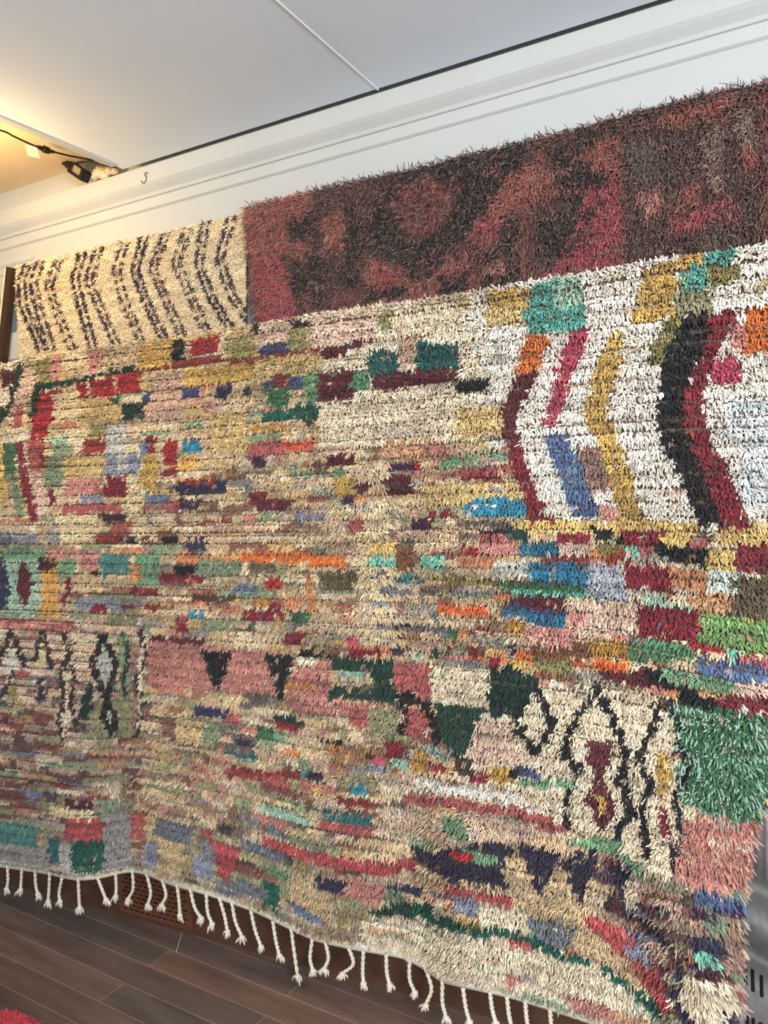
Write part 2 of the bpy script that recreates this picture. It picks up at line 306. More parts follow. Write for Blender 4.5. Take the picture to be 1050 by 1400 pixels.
P org 719 455 752 453 736 510 708 508;P cp 785 447 812 442 800 475 776 530 758 585 740 580 755 530 770 480
P mr 707 508 736 510 722 540 708 558 706 582 714 612 690 606 682 590 685 560 696 540;P cm 690 600 712 606 725 650 740 690 756 715 725 716 714 690 700 640
P bl 745 592 770 590 785 620 800 650 819 700 812 712 788 705 775 680 762 645 748 610;R bg 770 640 790 668;P mv 783 608 820 612 838 640 835 672 808 675 795 640
P oc 855 450 848 480 846 510 834 540 830 560 840 590 852 620 866 660 878 700 882 714 848 714 842 690 830 650 815 600 797 570 800 545 812 515 825 475 838 455;P pk 818 692 840 694 848 713 820 712
P oc 877 372 905 362 928 358 925 400 920 425 895 440 862 446 868 415;P te 928 364 960 355 975 345 1008 342 1002 358 970 375 965 400 927 402;P yo 930 354 960 350 960 362 930 366;P ov 965 372 1008 358 1012 383 975 396;P og 922 398 972 396 972 432 925 436;P ov 905 440 935 432 928 455 915 480 900 502 885 498 892 470
P bk 940 434 968 431 971 448 960 485 944 510 937 535 934 575 944 606 960 645 974 672 987 716 960 722 945 690 935 665 922 640 905 605 896 577 900 540 903 505 915 470 930 446
P cm 972 434 1006 426 1002 445 986 470 976 500 962 540 960 560 967 590 984 625 1002 655 1017 690 1022 720 987 720 972 672 958 642 944 602 935 575 937 535 946 512 960 485 970 450;P cp 976 496 1005 485 1013 512 996 530 976 526;R pk 1000 446 1020 478;P org 1020 424 1100 412 1100 476 1018 484
R cc 990 540 1100 600;R cc 1010 610 1100 690
R ol 624 560 686 596;R pb 521 602 608 630;R sa 575 606 611 624;R pu 531 632 565 645;R mr 529 651 565 676;R rd 565 633 576 645;L mg 9 605 636 630 625 670 620 692 624;R rs 626 636 700 648;R cm 632 648 683 658;R rs 580 660 598 670;R ol 578 661 712 688;R gl 670 664 693 674;P tq 630 690 650 682 690 680 715 685 720 700 700 708 640 705;L cw 3 640 694 690 692
R cm 585 700 628 711;R pu 562 713 593 724;L bk 9 660 730 700 724;R gd 698 725 726 737;R rs 655 733 690 745;R cm 630 739 648 746
R tl 543 784 578 797;R ov 600 790 670 799;L ob 9 602 834 640 836 668 838;R tz 592 838 602 848;L gb 11 520 858 560 858 612 864;L bk 8 530 858 556 857;R gn 614 863 628 874;R oa 626 860 640 872;L cm 8 646 866 660 858 670 866;L pn 10 533 890 556 890;R pn 545 868 552 876;R cm 640 886 656 904;R cm 670 896 686 909;R cm 614 879 626 887;R dk 588 888 600 902;R mn 566 896 578 902
R go 694 852 712 868;R org 704 892 720 902;R yl 700 902 722 915;R gb 520 803 556 816;R gl 610 806 660 812
R bo 438 780 487 808;R rd 366 790 386 806
'''
def parse(txt):
    out = []
    for it in txt.replace('\n', ';').split(';'):
        w = it.split()
        if not w: continue
        if w[0] == 'B': out.append(('B', w[1], w[2], float(w[3]), pairs([float(q) for q in w[4:]])))
        elif w[0] == 'R': out.append(('R', w[1], [float(q) for q in w[2:]]))
        elif w[0] == 'P': out.append(('P', w[1], pairs([float(q) for q in w[2:]])))
        elif w[0] == 'L': out.append(('L', w[1], float(w[2]), pairs([float(q) for q in w[3:]])))
    return out

# ------------------------------------------------------------------ the large multicoloured rug
TOP = [(-90, 505), (0, 500), (50, 487), (100, 481), (190, 468), (240, 463), (340, 446), (420, 432), (560, 413), (660, 398), (720, 387), (795, 376), (870, 361), (960, 348), (1050, 336), (1100, 330)]
MID = [(-90, 726), (0, 726), (300, 724), (600, 718), (780, 716), (1000, 720), (1100, 722)]
LOW = [(-90, 866), (0, 870), (200, 882), (400, 893), (540, 902), (690, 913), (830, 930), (900, 948), (980, 968), (1100, 996)]
BOT = [(-90, 1172), (0, 1185), (67, 1195), (103, 1204), (133, 1202), (177, 1191), (200, 1195), (233, 1210), (283, 1223), (350, 1247), (400, 1272), (433, 1287), (483, 1298), (550, 1309), (577, 1322), (603, 1343), (650, 1353), (700, 1364), (787, 1392), (850, 1414), (950, 1442), (1100, 1475)]
RIGHT = [(320, 1092), (900, 1080), (1000, 1062), (1060, 1047), (1100, 1041), (1125, 1031), (1170, 1020), (1240, 1013), (1340, 1010), (1460, 1000)]
def smooth_line(pts, sig=14):
    xs = np.arange(-130, 1140, 2.); ys = np.interp(xs, [p[0] for p in pts], [p[1] for p in pts])
    hw = int(1.5 * sig); k = np.exp(-.5 * (2 * np.arange(-hw, hw + 1) / sig) ** 2); k /= k.sum()
    pad = len(k) // 2
    return xs, np.convolve(np.pad(ys, pad, mode='reflect', reflect_type='odd'), k, 'valid')
LN = [smooth_line(p, s) for p, s in ((TOP, 10), (MID, 40), (LOW, 40), (BOT, 9))]
VL = [0., .34, .545, 1.]
def rows_py(px, v):
    ys = [np.interp(px, a, b) for a, b in LN]
    out = np.zeros_like(px)
    for k in range(3):
        t = np.clip((v - VL[k]) / (VL[k + 1] - VL[k]), 0, 1)
        out = out + t * (ys[k + 1] - ys[k])
    return ys[0] + out
def sstep(x): x = np.clip(x, 0, 1); return x * x * (3 - 2 * x)
RIDGES = [  # centre line, amplitude, width, fade range in y
 ([(500, 430), (512, 650), (522, 780), (528, 900)], .046, 26, 400, 930), ([(536, 430), (548, 650), (556, 780), (560, 900)], -.042, 22, 420, 930),
 ([(118, 900), (112, 1050), (104, 1210)], .045, 32, 860, 1400), ([(200, 830), (194, 960), (182, 1200)], -.045, 24, 820, 1400),
 ([(270, 1000), (262, 1220)], .03, 30, 960, 1400), ([(560, 1080), (578, 1330)], -.05, 26, 1060, 1500), ([(640, 1100), (650, 1360)], .04, 42, 1080, 1500),
 ([(900, 1140), (960, 1420)], .05, 40, 1120, 1500), ([(860, 1200), (900, 1420)], -.03, 26, 1180, 1500), ([(30, 480), (44, 640)], -.04, 16, 440, 680), ([(385, 960), (400, 1280)], -.02, 50, 940, 1400)]
def depth(px, py):
    z = .142 + .11 * sstep((px - 450) / 600) * sstep((py - 560) / 600) + .03 * sstep((py - 900) / 300)
    for ln, amp, sig, y0, y1 in RIDGES:
        xc = np.interp(py, [p[1] for p in ln], [p[0] for p in ln])
        z = z + amp * np.exp(-.5 * ((px - xc) / sig) ** 2) * sstep((py - y0) / 60) * sstep((y1 - py) / 60)
    cy = np.interp(px, [560, 690, 900, 1100], [520, 492, 452, 425])        # soft creases across the weave
    z = z - .014 * np.exp(-.5 * ((py - cy) / 6) ** 2) * sstep((px - 640) / 80)
    cy = np.interp(px, [640, 850, 1100], [628, 622, 640]); z = z - .008 * np.exp(-.5 * ((py - cy) / 5) ** 2) * sstep((px - 760) / 80)
    cy = np.interp(px, [560, 740, 900], [935, 985, 1020]); z = z - .008 * np.exp(-.5 * ((py - cy) / 5) ** 2) * sstep((px - 560) / 60)
    z = z + .006 * np.sin(px / 37. + py / 90.) * np.sin(py / 53. + 1.)
    return z
def surf(px, py): return on_y(px, py, -depth(px, py))

_xs = np.arange(-90, 1100, 1.); _X = on_y(_xs, np.full_like(_xs, 760.), -.15)[:, 0]
NC, NR = 310, 165
U = np.interp(np.linspace(_X[0], _X[-1] - .02, NC), _X, _xs)              # even spacing along the rug
vv = np.linspace(0, 1, NR)
GRP = np.arange(NR) // 3; KG = np.arange(NR) % 3 - 1                      # knots bunch into bands of three rows with a furrow between
vv = vv - .24 * KG * (vv[1] - vv[0])
def rug_grid(U, vv):
    px = np.tile(U, (len(vv), 1)); v = np.repeat(vv[:, None], len(U), 1)
    py = rows_py(px, v)
    xr = np.interp(py, [p[0] for p in RIGHT], [p[1] for p in RIGHT])
    u0 = 760.; t = np.clip((px - u0) / (U[-1] - u0), 0, 1)
    px = np.where(px > u0, u0 + t * (xr - u0), px)
    return px, rows_py(px, v)
W_wool = wool_mat('dyed_wool'); W_long = wool_mat('long_wool', .8, .15)
M_back = mat('wool_foundation', (96, 78, 64), .95, .15, 60)
M_cotton = mat('cream_cotton', (226, 218, 200), .95, .12, 150, .5)

rug = bpy.data.objects.new('pile_rug', None); COL.objects.link(rug)
rug.location = V(surf(np.array(520.), np.array(1300.))); rug_inv = np.array(rug.location)
tag(rug, 'largest rug, cream with patchwork of many colours, black zigzags and white tassels along its bottom', 'rug')

gx, gy = rug_grid(U, vv)
P0 = surf(gx, gy); Nn = grid_normals(P0)
kk = int(NR * .975)
sheet('rug_backing', P0[:kk + 1, ::2] - rug_inv, .012, M_back, rug)
# fringe-side band: woven cream webbing along the lower edge
vb = np.linspace(.974, 1., 7); bx, by = rug_grid(U, vb)
Pb = surf(bx, by); Pb[:, :, 1] -= .004
bandn = sheet('selvedge', Pb - rug_inv, .014, M_cotton, rug)
bandn['label'] = 'cream woven edge band'

def noise1(n, sig, seed):
    r = np.random.default_rng(seed).normal(size=n + 6 * sig); k = np.exp(-.5 * (np.arange(-3 * sig, 3 * sig + 1) / sig) ** 2)
    return np.convolve(r, k / np.sqrt((k ** 2).sum()), 'valid')[:n]
# random dashes: runs of knots along each row, some repeated in the next row
run = np.zeros((NR, NC)); pick = np.zeros((NR, NC), int)
for r in range(NR):
    c = 0
    while c < NC:
        L = rng.integers(3, 17)
        if r and rng.random() < .33: run[r, c:c + L] = run[r - 1, c:c + L]; pick[r, c:c + L] = pick[r - 1, c:c + L]
        else: run[r, c:c + L] = rng.random(); pick[r, c:c + L] = rng.integers(0, 1000)
        c += L
sel = slice(0, int(NR * .988))
tx = gx[sel].ravel(); ty = gy[sel].ravel(); TB = P0[sel].reshape(-1, 3); TN = Nn[sel].reshape(-1, 3)
run_, pick_ = run[sel].ravel(), pick[sel].ravel()
n_t = len(tx)
fxp, fyp = project(TB + TN * .010 + np.array([0, 0, -.006]))                # where the pile face of each knot lies
jx = fxp + rng.normal(size=n_t) * 1.2; jy = fyp + rng.normal(size=n_t) * 1.0
slope = (rows_py(tx + 12, np.repeat(vv[sel], NC)) - rows_py(tx - 12, np.repeat(vv[sel], NC))) / 24.
def slope_at(x, y):
    i = np.argmin((tx - x) ** 2 + (ty - y) ** 2); return slope[i]
colr = np.zeros((n_t, 3))
wob = np.array([noise1(NC, 2, 100 + r) for r in range(NR)])[sel].ravel() * 2.0        # ragged vertical edges row by row
for it in parse(BASE):
    m = inpoly(jx + 4 * wob, jy, it[4]); pal = np.array([K[q] for q in PAL[it[2]]])
    c = np.tile(K[it[1]], (m.sum(), 1)); h = run_[m] < it[3]
    c[h] = pal[pick_[m][h] % len(pal)] * .76 + .24 * K[it[1]]
    soft = np.array([K[q] for q in 'wc ps ol pt gw og cr oc mv'.split()])[pick_[m][~h] % 9]
    if it[2] in ('multi', 'low', 'dim', 'warm', 'dark'): c[~h] = c[~h] * .58 + soft * .42
    colr[m] = c
for it in parse(MOTIF):
    if it[0] == 'R':
        x0, y0, x1, y1 = it[2]; s = slope_at((x0 + x1) / 2, (y0 + y1) / 2)
        yy = jy - s * (jx - (x0 + x1) / 2); xx = jx + wob * .7
        m = (xx > x0) & (xx < x1) & (yy > y0) & (yy < y1)
    elif it[0] == 'P': m = inpoly(jx + wob * .4, jy, it[2])
    else: m = nearline(jx + wob * .3, jy, it[3], it[2])
    colr[m] = K[it[1]]
# a few knots of another dye mixed in, uneven dyeing with its spread raised to paint highlight and crevice contrast
strong = (colr.max(1) - colr.min(1)) / (colr.max(1) + .02)
mix = rng.random(n_t) < .05
colr[mix] = colr[rng.integers(0, n_t, mix.sum())] * .5 + colr[mix] * .5
big = np.array([noise1(NC, 6, 400 + r // 2) for r in range(NR)])[sel].ravel()
colr *= np.clip(1 +   .13 * big + .15 * rng.normal(size=n_t), .45, 1.5)[:, None]
# yarn ends, three to a knot
NS = 6
idx = np.repeat(np.arange(n_t), NS); N = len(idx)
furrow = np.abs(noise1(NR, 1, 5))[GRP * 3 % NR]
kg = np.repeat(KG[sel], NC); fr = np.repeat((.15 + .7 * np.clip(furrow, 0, 1.7))[sel], NC) * np.clip(1 + .5 * np.tile(noise1(NC, 14, 6), sel.stop) * np.repeat(noise1(NR, 3, 8)[sel], NC), .2, 1.6)
uu = np.tile(np.arange(NC) / (NC - 1.), sel.stop); vt = np.repeat(vv[sel], NC)
nrm = TN[idx]
dirs = nrm + np.array([0, 0, -1.]) * (.24 + .40 * kg * fr)[idx][:, None] + rng.normal(size=(N, 3)) * .20 + (rng.normal(size=(n_t, 3)) * .12)[idx]
clump = np.stack([np.array([noise1(NC, 3, 700 + r) for r in range(NR)])[sel].ravel(), np.zeros(n_t), np.zeros(n_t)], 1) * .12
dirs += clump[idx]
dirs[:, 2] += .8 * sstep((.018 - vt) / .018)[idx]                       # top edge stands up, right edge fans outwards
dirs[:, 0] += .8 * sstep((uu - .955) / .045)[idx]
base = TB[idx] + rng.normal(size=(N, 3)) * np.array([.0032, .001, .0024])
ln = .0165 * (.74 + .26 * sstep(tx / 520))[idx] * (.8 + .35 * rng.random(N)) * (1 - .30 * np.abs(kg) * fr)[idx] * (1 + .4 * sstep((tx - 900) / 80) * sstep((ty - 940) / 60))[idx]
rad = .0020 * (.8 + .4 * rng.random(N)) * (1 + .2 * sstep((tx - 600) / 500))[idx]
yc = colr[idx] * (1 + .18 * rng.normal(size=N))[:, None]  # strand tones spread wider to paint fibre highlights and crevices
ingreen = inpoly(tx, ty, [(912, 958), (985, 968), (1100, 990), (1060, 1060), (1030, 1120), (990, 1126), (930, 1085)])[idx] & (rng.random(N) < .3)
yc[ingreen] = K['ml']
yc = yc * .92 + .08 * yc.mean(1, keepdims=True)
yarn_mesh('pile', base - rug_inv, dirs, ln, rad, np.clip(yc, .004, .95), .32 + .3 * rng.random(N), W_wool, rug, .27)

# tassels: twisted cords knotted at the lower end, each one its own part
TAS = [(10, 1185, 11, 1203, 9, 1221), (30, 1188, 29, 1206, 28, 1222), (48, 1192, 49, 1210, 52, 1228), (68, 1197, 67, 1217, 66, 1238), (85, 1204, 81, 1220, 82, 1238), (107, 1205, 108, 1226, 109, 1247), (133, 1203, 140, 1217, 145, 1236), (158, 1197, 159, 1214, 158, 1231), (181, 1193, 182, 1215, 175, 1235), (200, 1197, 206, 1220, 202, 1243), (222, 1207, 227, 1224, 221, 1243), (242, 1213, 245, 1233, 246, 1257), (260, 1219, 266, 1240, 275, 1261), (282, 1227, 284, 1247, 290, 1269), (300, 1232, 307, 1252, 311, 1279), (317, 1238, 322, 1260, 331, 1287), (343, 1249, 349, 1272, 357, 1300), (373, 1263, 377, 1285, 382, 1312), (398, 1273, 402, 1300, 407, 1340), (427, 1288, 424, 1310, 428, 1333), (445, 1292, 449, 1310, 443, 1331), (477, 1300, 483, 1318, 468, 1337), (497, 1304, 496, 1327, 497, 1350), (528, 1309, 529, 1330, 533, 1352), (560, 1314, 560, 1338, 567, 1362), (582, 1328, 590, 1352, 582, 1380), (605, 1345, 605, 1370, 610, 1397), (633, 1355, 637, 1378, 642, 1402), (670, 1360, 673, 1380, 678, 1404), (693, 1366, 696, 1388, 700, 1412), (718, 1372, 720, 1392, 723, 1416), (752, 1384, 754, 1404, 758, 1428)]
for a in TAS:
    yv = -float(depth(np.array(float(a[0])), np.array(float(a[1])))) - .002
    pts = [on_y(a[0], a[1] - 4, yv) - rug_inv, on_y(a[2], a[3], yv + .004) - rug_inv, on_y(a[4], a[5] - 6, yv) - rug_inv]
    end = on_y(a[4], a[5], yv) - rug_inv
    bm = bmesh.new(); sp = spline(pts, 9)
    for s in (0, PI):                                                     # two plies
        q = [Vector(p) + Vector((math.cos(s + i * 1.25), math.sin(s + i * 1.25), 0)) * .0031 for i, p in enumerate(sp)]
        add_tube(bm, q, .0041, 6)
    kc = Vector(sp[-1]); kd = (Vector(end) - kc)
    add_tube(bm, [kc - kd * .35, kc - kd * .1, kc + kd * .25, kc + kd * .45], [.004, .0105, .0105, .007], 8)
    for k in range(18):                                                    # frayed tip below the knot
        w = Vector((random.gauss(0, .009), random.gauss(0, .006), 0))
        add_tube(bm, [kc + w * .3, kc + kd * .6 + w * .8, kc + kd * random.uniform(1.0, 1.5) + w], [.003, .0032, .0018], 5)
    from_bm('tassel', bm, M_cotton, rug, True)

# ------------------------------------------------------------------ dark red shaggy rug
def quad_rug(top, bot, y, xs):
    t = smooth_line(top, 6); b = smooth_line(bot, 6)
    return lambda px, v: np.interp(px, *t) * (1 - v) + np.interp(px, *b) * v
def even_cols(x0, x1, ymid, y, step):
    q = np.arange(x0, x1 + 1, 1.); X = on_y(q, np.full_like(q, ymid), y)[:, 0]
    n = int((X[-1] - X[0]) / step); return np.interp(np.linspace(X[0], X[-1], n), X, q)
def paint(px, py, base, txt):
    c = np.tile(lin(base), (len(px), 1))
    for it in parse(txt):
        k = KR[it[1]]
        if it[0] == 'R': x0, y0, x1, y1 = it[2]; m = (px > x0) & (px < x1) & (py > y0 - .18 * (px - (x0 + x1) / 2)) & (py < y1 - .18 * (px - (x0 + x1) / 2))
        elif it[0] == 'P': m = inpoly(px, py, it[2])
        else: m = nearline(px, py, it[3], it[2])
        c[m] = k
    return c
KR = {k: lin(v) for k, v in dict(b=(78, 56, 52), k=(46, 38, 36), r=(138, 74, 64), c=(142, 56, 64), p=(160, 96, 88), t=(128, 108, 92), m=(104, 58, 54), g=(90, 74, 66)).items()}  # m also paints the shadow at the rug's right end
RED = '''
P r 330 285 430 262 420 345 345 350;P k 390 300 440 290 430 320 400 330;P c 345 345 388 350 408 440 395 460 355 460;R k 400 355 430 400;R r 445 290 472 335;R k 470 280 490 400;P m 420 400 500 390 500 440 410 440;R k 430 350 445 420
P k 495 300 520 262 560 235 660 212 730 200 690 250 640 320 577 382 520 345;P m 536 280 560 250 590 236 622 262 605 305 570 325 548 310;L r 4 545 285 565 255 592 243 614 265;P r 500 345 577 388 622 342 640 345 645 420 505 430;R k 498 388 556 408;R c 515 368 545 392;R k 600 372 640 398;R m 640 350 660 400;R k 660 342 702 394;R p 670 354 692 374
P r 640 320 690 250 745 205 760 260 700 300 660 345;R c 652 296 682 322;R k 690 290 706 345;R m 708 280 730 390;P k 745 200 800 190 830 200 840 250 800 280 770 240;P r 780 205 850 182 850 240 810 230;P k 730 300 790 290 770 350 740 370
P c 800 260 848 238 853 372 760 392 722 394 780 338;L k 9 740 330 775 345 800 325;L k 8 770 250 800 300 820 280;P b 848 170 910 155 905 360 856 372;P p 872 262 905 252 908 290 880 300;P g 858 200 900 190 905 240 870 260
P b 905 170 1005 140 1008 350 906 362;P r 905 155 1005 128 1005 150 910 178;P c 916 296 1004 268 1008 292 920 320;P r 930 255 960 245 958 280 932 290;P t 962 180 992 172 990 256 970 262;P g 960 310 990 302 985 345 960 348;P b 1005 120 1100 95 1100 350 1008 352;P t 1012 150 1032 146 1032 220 1014 225;P r 1012 200 1030 195 1030 230 1014 235;P m 1036 110 1100 95 1100 350 1040 350
'''
rtop = [(338, 287), (350, 282), (480, 250), (560, 234), (640, 213), (700, 200), (800, 174), (880, 152), (1000, 122), (1040, 116), (1100, 100)]
rbot = [(338, 478), (500, 456), (700, 425), (900, 385), (1100, 360)]
fy = quad_rug(rtop, rbot, -.05, None)
cu = even_cols(338, 1095, 300, -.05, .0095)
nv_ = 52; rv = np.linspace(0, 1, nv_)
def red_y(px, py): return -(.046 + .008 * np.sin(px / 55. + 1) + .006 * np.sin(px / 21. + py / 60.))
rpx = np.tile(cu, (nv_, 1)); rpy = fy(rpx, rv[:, None]); rpx = rpx + np.where(rpx < 400, (rpy - 285) * .12 * (400 - rpx) / 62, 0)
PR = on_y(rpx, rpy, red_y(rpx, rpy)); NRm = grid_normals(PR)
red = bpy.data.objects.new('shaggy_rug', None); COL.objects.link(red); red.location = V(PR[-1, len(cu) // 2]); ri = np.array(red.location)
tag(red, 'dark red and brown long-haired rug hung high on the wall behind the largest rug', 'rug')
M_rback = mat('dark_foundation', (60, 40, 38), .95, .2, 60)
sheet('rug_backing', PR[:, ::2] - ri, .010, M_rback, red)
q = len(cu) * nv_; idx = np.repeat(np.arange(q), 9); N = len(idx)
fx, fyy = project(PR.reshape(-1, 3) + np.array([0, -.013, -.008]))
cc = paint(fx + rng.normal(size=q) * 1.6, fyy + rng.normal(size=q) * 1.6, (78, 52, 48), RED)
sw = rng.random(q) < .12; cc[sw] = cc[rng.integers(0, q, sw.sum())]
yc = cc[idx] * 1.75 * np.exp(.34 * rng.normal(size=N))[:, None]; yc = yc * .8 + .2 * yc.mean(1, keepdims=True)
tip = rng.random(N) < .16; yc[tip] = lin((150, 122, 104)) * (.7 + .5 * rng.random(tip.sum()))[:, None]
cl = rng.normal(size=(q, 3)) * .32
dirs = NRm.reshape(-1, 3)[idx] + cl[idx] + rng.normal(size=(N, 3)) * .28 + np.array([0, 0, -.45])
vt = np.repeat(rv, len(cu)); dirs[:, 2] += .8 * sstep((.03 - vt) / .03)[idx]
ut = np.tile(np.arange(len(cu)), nv_); dirs[:, 0] -= .7 * (ut < 3)[idx]
yarn_mesh('pile', PR.reshape(-1, 3)[idx] + rng.normal(size=(N, 3)) * np.array([.004, .001, .004]) - ri, dirs,   .019 * (.7 + .6 * rng.random(N)), .0011 * (.8 + .6 * rng.random(N)), np.clip(yc, .006, .8), .35 + .4 * rng.random(N), W_long, red, .4)

# ------------------------------------------------------------------ cream rug with chevron lines
btop = [(14, 366), (75, 352), (160, 332), (250, 312), (340, 291), (352, 288)]
bbot = [(14, 520), (100, 505), (240, 490), (352, 470)]
by_ = quad_rug(btop, bbot, -.04, None)
cu = even_cols(23, 336, 400, -.035, .0066); nv_ = 76; rv = np.linspace(0, 1, nv_)
rpx = np.tile(cu, (nv_, 1)); rpy = by_(rpx, rv[:, None]); rpx = rpx + np.where(rpx < 60, (rpy - 365) * .07 * (60 - rpx) / 42, 0)
PB = on_y(rpx, rpy, -(.034 + .006 * np.sin(rpx / 17.) + .003 * np.sin(rpx / 9. + rpy / 30.))); NB = grid_normals(PB)
bei = bpy.data.objects.new('chevron_rug', None); COL.objects.link(bei); bei.location = V(PB[-1, len(cu) // 2]); bi = np.array(bei.location)
tag(bei, 'cream wool rug with thin broken dark chevron lines left of the dark red rug', 'rug')
sheet('rug_backing', PB[:, ::2] - bi, .010, M_back, bei)
CHEV = [[(33, 363), (25, 383), (28, 417), (53, 478)], [(50, 360), (42, 385), (47, 415), (66, 478)], [(77, 355), (62, 390), (73, 423), (96, 480)], [(109, 347), (99, 380), (107, 417), (124, 478)], [(131, 340), (117, 383), (137, 430), (158, 478)], [(166, 333), (155, 370), (165, 410), (191, 470)], [(193, 325), (180, 370), (197, 413), (221, 464)], [(222, 320), (205, 367), (222, 407), (248, 466)], [(252, 313), (236, 360), (255, 400), (279, 456)], [(276, 307), (267, 363), (287, 410), (311, 450)], [(313, 298), (296, 353), (311, 400), (338, 442)]]
q = len(cu) * nv_; fx, fyy = project(PB.reshape(-1, 3) + np.array([0, -.007, -.005])); fx = fx + rng.normal(size=q) * .5; fyy = fyy + rng.normal(size=q) * .5
cc = np.tile(lin((232, 212, 176)), (q, 1)); cc *= np.exp(.10 * np.repeat(noise1(nv_, 1, 31), len(cu)) + .08 * rng.normal(size=q))[:, None]
for k, ln_ in enumerate(CHEV):
    for s, off in enumerate((0, 9)):
        m = nearline(fx, fyy, [(x + off, y) for x, y in ln_], 5.0)
        m &= (np.sin(fyy * .55 + k * 1.7 + s * 2.5) + .5 * np.sin(fyy * .21 + k) > -1.2 + .35 * (k % 3))
        dye = lin([(52, 40, 46), (58, 40, 62), (84, 56, 48)][(k + s) % 3]); cc[m] = dye
ov = rng.random(q) < .03; cc[ov] = lin((196, 150, 118))
idx = np.repeat(np.arange(q), 4); N = len(idx)
yc = cc[idx] * np.exp(.12 * rng.normal(size=N))[:, None]
dirs = NB.reshape(-1, 3)[idx] + rng.normal(size=(N, 3)) * .3 + np.array([0, 0, -.4])
dirs += (np.repeat(noise1(nv_, 1, 77), len(cu)) * .25)[idx][:, None] * np.array([0, 0, 1.])
ut = np.tile(np.arange(len(cu)), nv_); dirs[:, 0] -= .8 * (ut < 3)[idx]
yarn_mesh('pile', PB.reshape(-1, 3)[idx] + rng.normal(size=(N, 3)) * np.array([.0022, .001, .0022]) - bi, dirs, .010 * (.8 + .5 * rng.random(N)), .0018 * (.8 + .4 * rng.random(N)), np.clip(yc, .01, .9), .3 + .4 * rng.random(N), W_wool, bei, .35)

# ------------------------------------------------------------------ grey flat-woven kilim hanging behind the right edge
ky = np.linspace(955, 1480, 70); kx = np.linspace(985, 1110, 30)
KX, KY = np.meshgrid(kx, ky)
def _g(c, sl, w): return np.exp(-.5 * ((KY - c - sl * (KX - 1030)) / w) ** 2)
fold = .05 * _g(1120, .4, 40) - .13 * _g(1212, .45, 17) + .06 * _g(1258, .4, 24) - .13 * _g(1306, .6, 13) + .05 * _g(1370, .1, 34)
KP = on_y(KX, KY, -(.15 + fold))
kc = np.tile(lin((124, 122, 118)), KX.shape + (1,))
st = (KY < 1200) & (np.sin(KX * .8) > .2); kc[st] = lin((112, 84, 94)); kc[(KY < 1200) & (np.sin(KX * .8) < -.5)] = lin((158, 150, 150))
kc *= (1 + .08 * rng.normal(size=KX.shape))[..., None]
kil = bpy.data.objects.new('flatweave_rug', None); COL.objects.link(kil); kil.location = V(KP[-1, 15]); ki = np.array(kil.location)
tag(kil, 'grey flat-woven rug with black dashes, in folds past the right edge of the largest rug', 'rug')
M_dash = mat('black_wool', (30, 28, 32), .95, .2, 90)
sheet('woven_cloth', KP - ki, .006, wool_mat('flatweave', .95, .1), kil, np.clip(kc, .02, .9))
for x0, y0, y1 in ((1019, 1318, 1347), (1029, 1327, 1356), (1041, 1335, 1363), (1022, 1386, 1420), (1030, 1392, 1425), (1040, 1398, 1430), (1008, 1378, 1404)):
    pts = []
    for t in np.linspace(0, 1, 5):
        px, py = x0 + 1.0 * t, y0 + (y1 - y0) * t
        d_ = np.interp(py, ky, .15 + fold[:, int(np.argmin(abs(kx - px)))]); pts.append(on_y(px, py, -d_ - .001) - ki)
    bm = bmesh.new(); add_tube(bm, pts, .0042, 6); from_bm('woven_dash', bm, M_dash, kil)['label'] = 'short black woven dash'

# ------------------------------------------------------------------ the room
M_wall = mat('painted_board', (186, 188, 186), .75, .03, 3, .15)
M_trim = mat('painted_trim', (188, 190, 188), .6, .03, 5, .1)
M_ceil = mat('ceiling_paint', (236, 245, 254), .85, .03, 2.5, .1)
M_tan = mat('bare_ceiling_board', (226, 206, 176), .85, .06, 4)
XL, XR, YB = -4.6, 2.2, -5.2
struct(box('wall_back', (XL, 0, 0), (XR, .12, CEIL + .3), M_wall))
# floor boards
mf = bpy.data.materials.new('floor_boards'); mf.use_nodes = True; nt = mf.node_tree; b = nt.nodes['Principled BSDF']
tc = nt.nodes.new('ShaderNodeTexCoord'); mp = nt.nodes.new('ShaderNodeMapping'); mp.inputs['Rotation'].default_value = (0, 0, math.radians(5.2))
bk = nt.nodes.new('ShaderNodeTexBrick'); bk.inputs['Scale'].default_value = 1; bk.inputs['Brick Width'].default_value = 1.5; bk.inputs['Row Height'].default_value = .105
bk.inputs['Mortar Size'].default_value = .0022; bk.inputs['Mortar Smooth'].default_value = .3; bk.offset = .37
bk.inputs['Color1'].default_value = (*lin((102, 90, 84)), 1); bk.inputs['Color2'].default_value = (*lin((128, 98, 86)), 1); bk.inputs['Mortar'].default_value = (*lin((150, 132, 116)), 1); bk.inputs['Bias'].default_value = -.2
nz = nt.nodes.new('ShaderNodeTexNoise'); nz.inputs['Scale'].default_value = 3; nz.inputs['Detail'].default_value = 8
mp2 = nt.nodes.new('ShaderNodeMapping'); mp2.inputs['Scale'].default_value = (1, 7, 1)
rm = nt.nodes.new('ShaderNodeMapRange'); rm.inputs[1].default_value = .3; rm.inputs[2].default_value = .7; rm.inputs[3].default_value = .72; rm.inputs[4].default_value = 1.2
sc = nt.nodes.new('ShaderNodeVectorMath'); sc.operation = 'SCALE'
L = nt.links.new
L(tc.outputs['Object'], mp.inputs[0]); L(mp.outputs[0], bk.inputs[0]); L(mp.outputs[0], mp2.inputs[0]); L(mp2.outputs[0], nz.inputs[0]); L(nz.outputs[0], rm.inputs[0]); L(bk.outputs[0], sc.inputs[0]); L(rm.outputs[0], sc.inputs['Scale']); L(sc.outputs[0], b.inputs['Base Color'])
b.inputs['Roughness'].default_value = .5; b.inputs['Specular IOR Level'].default_value = .35
struct(box('floor', (XL, YB, -.1), (XR, .12, 0), mf))
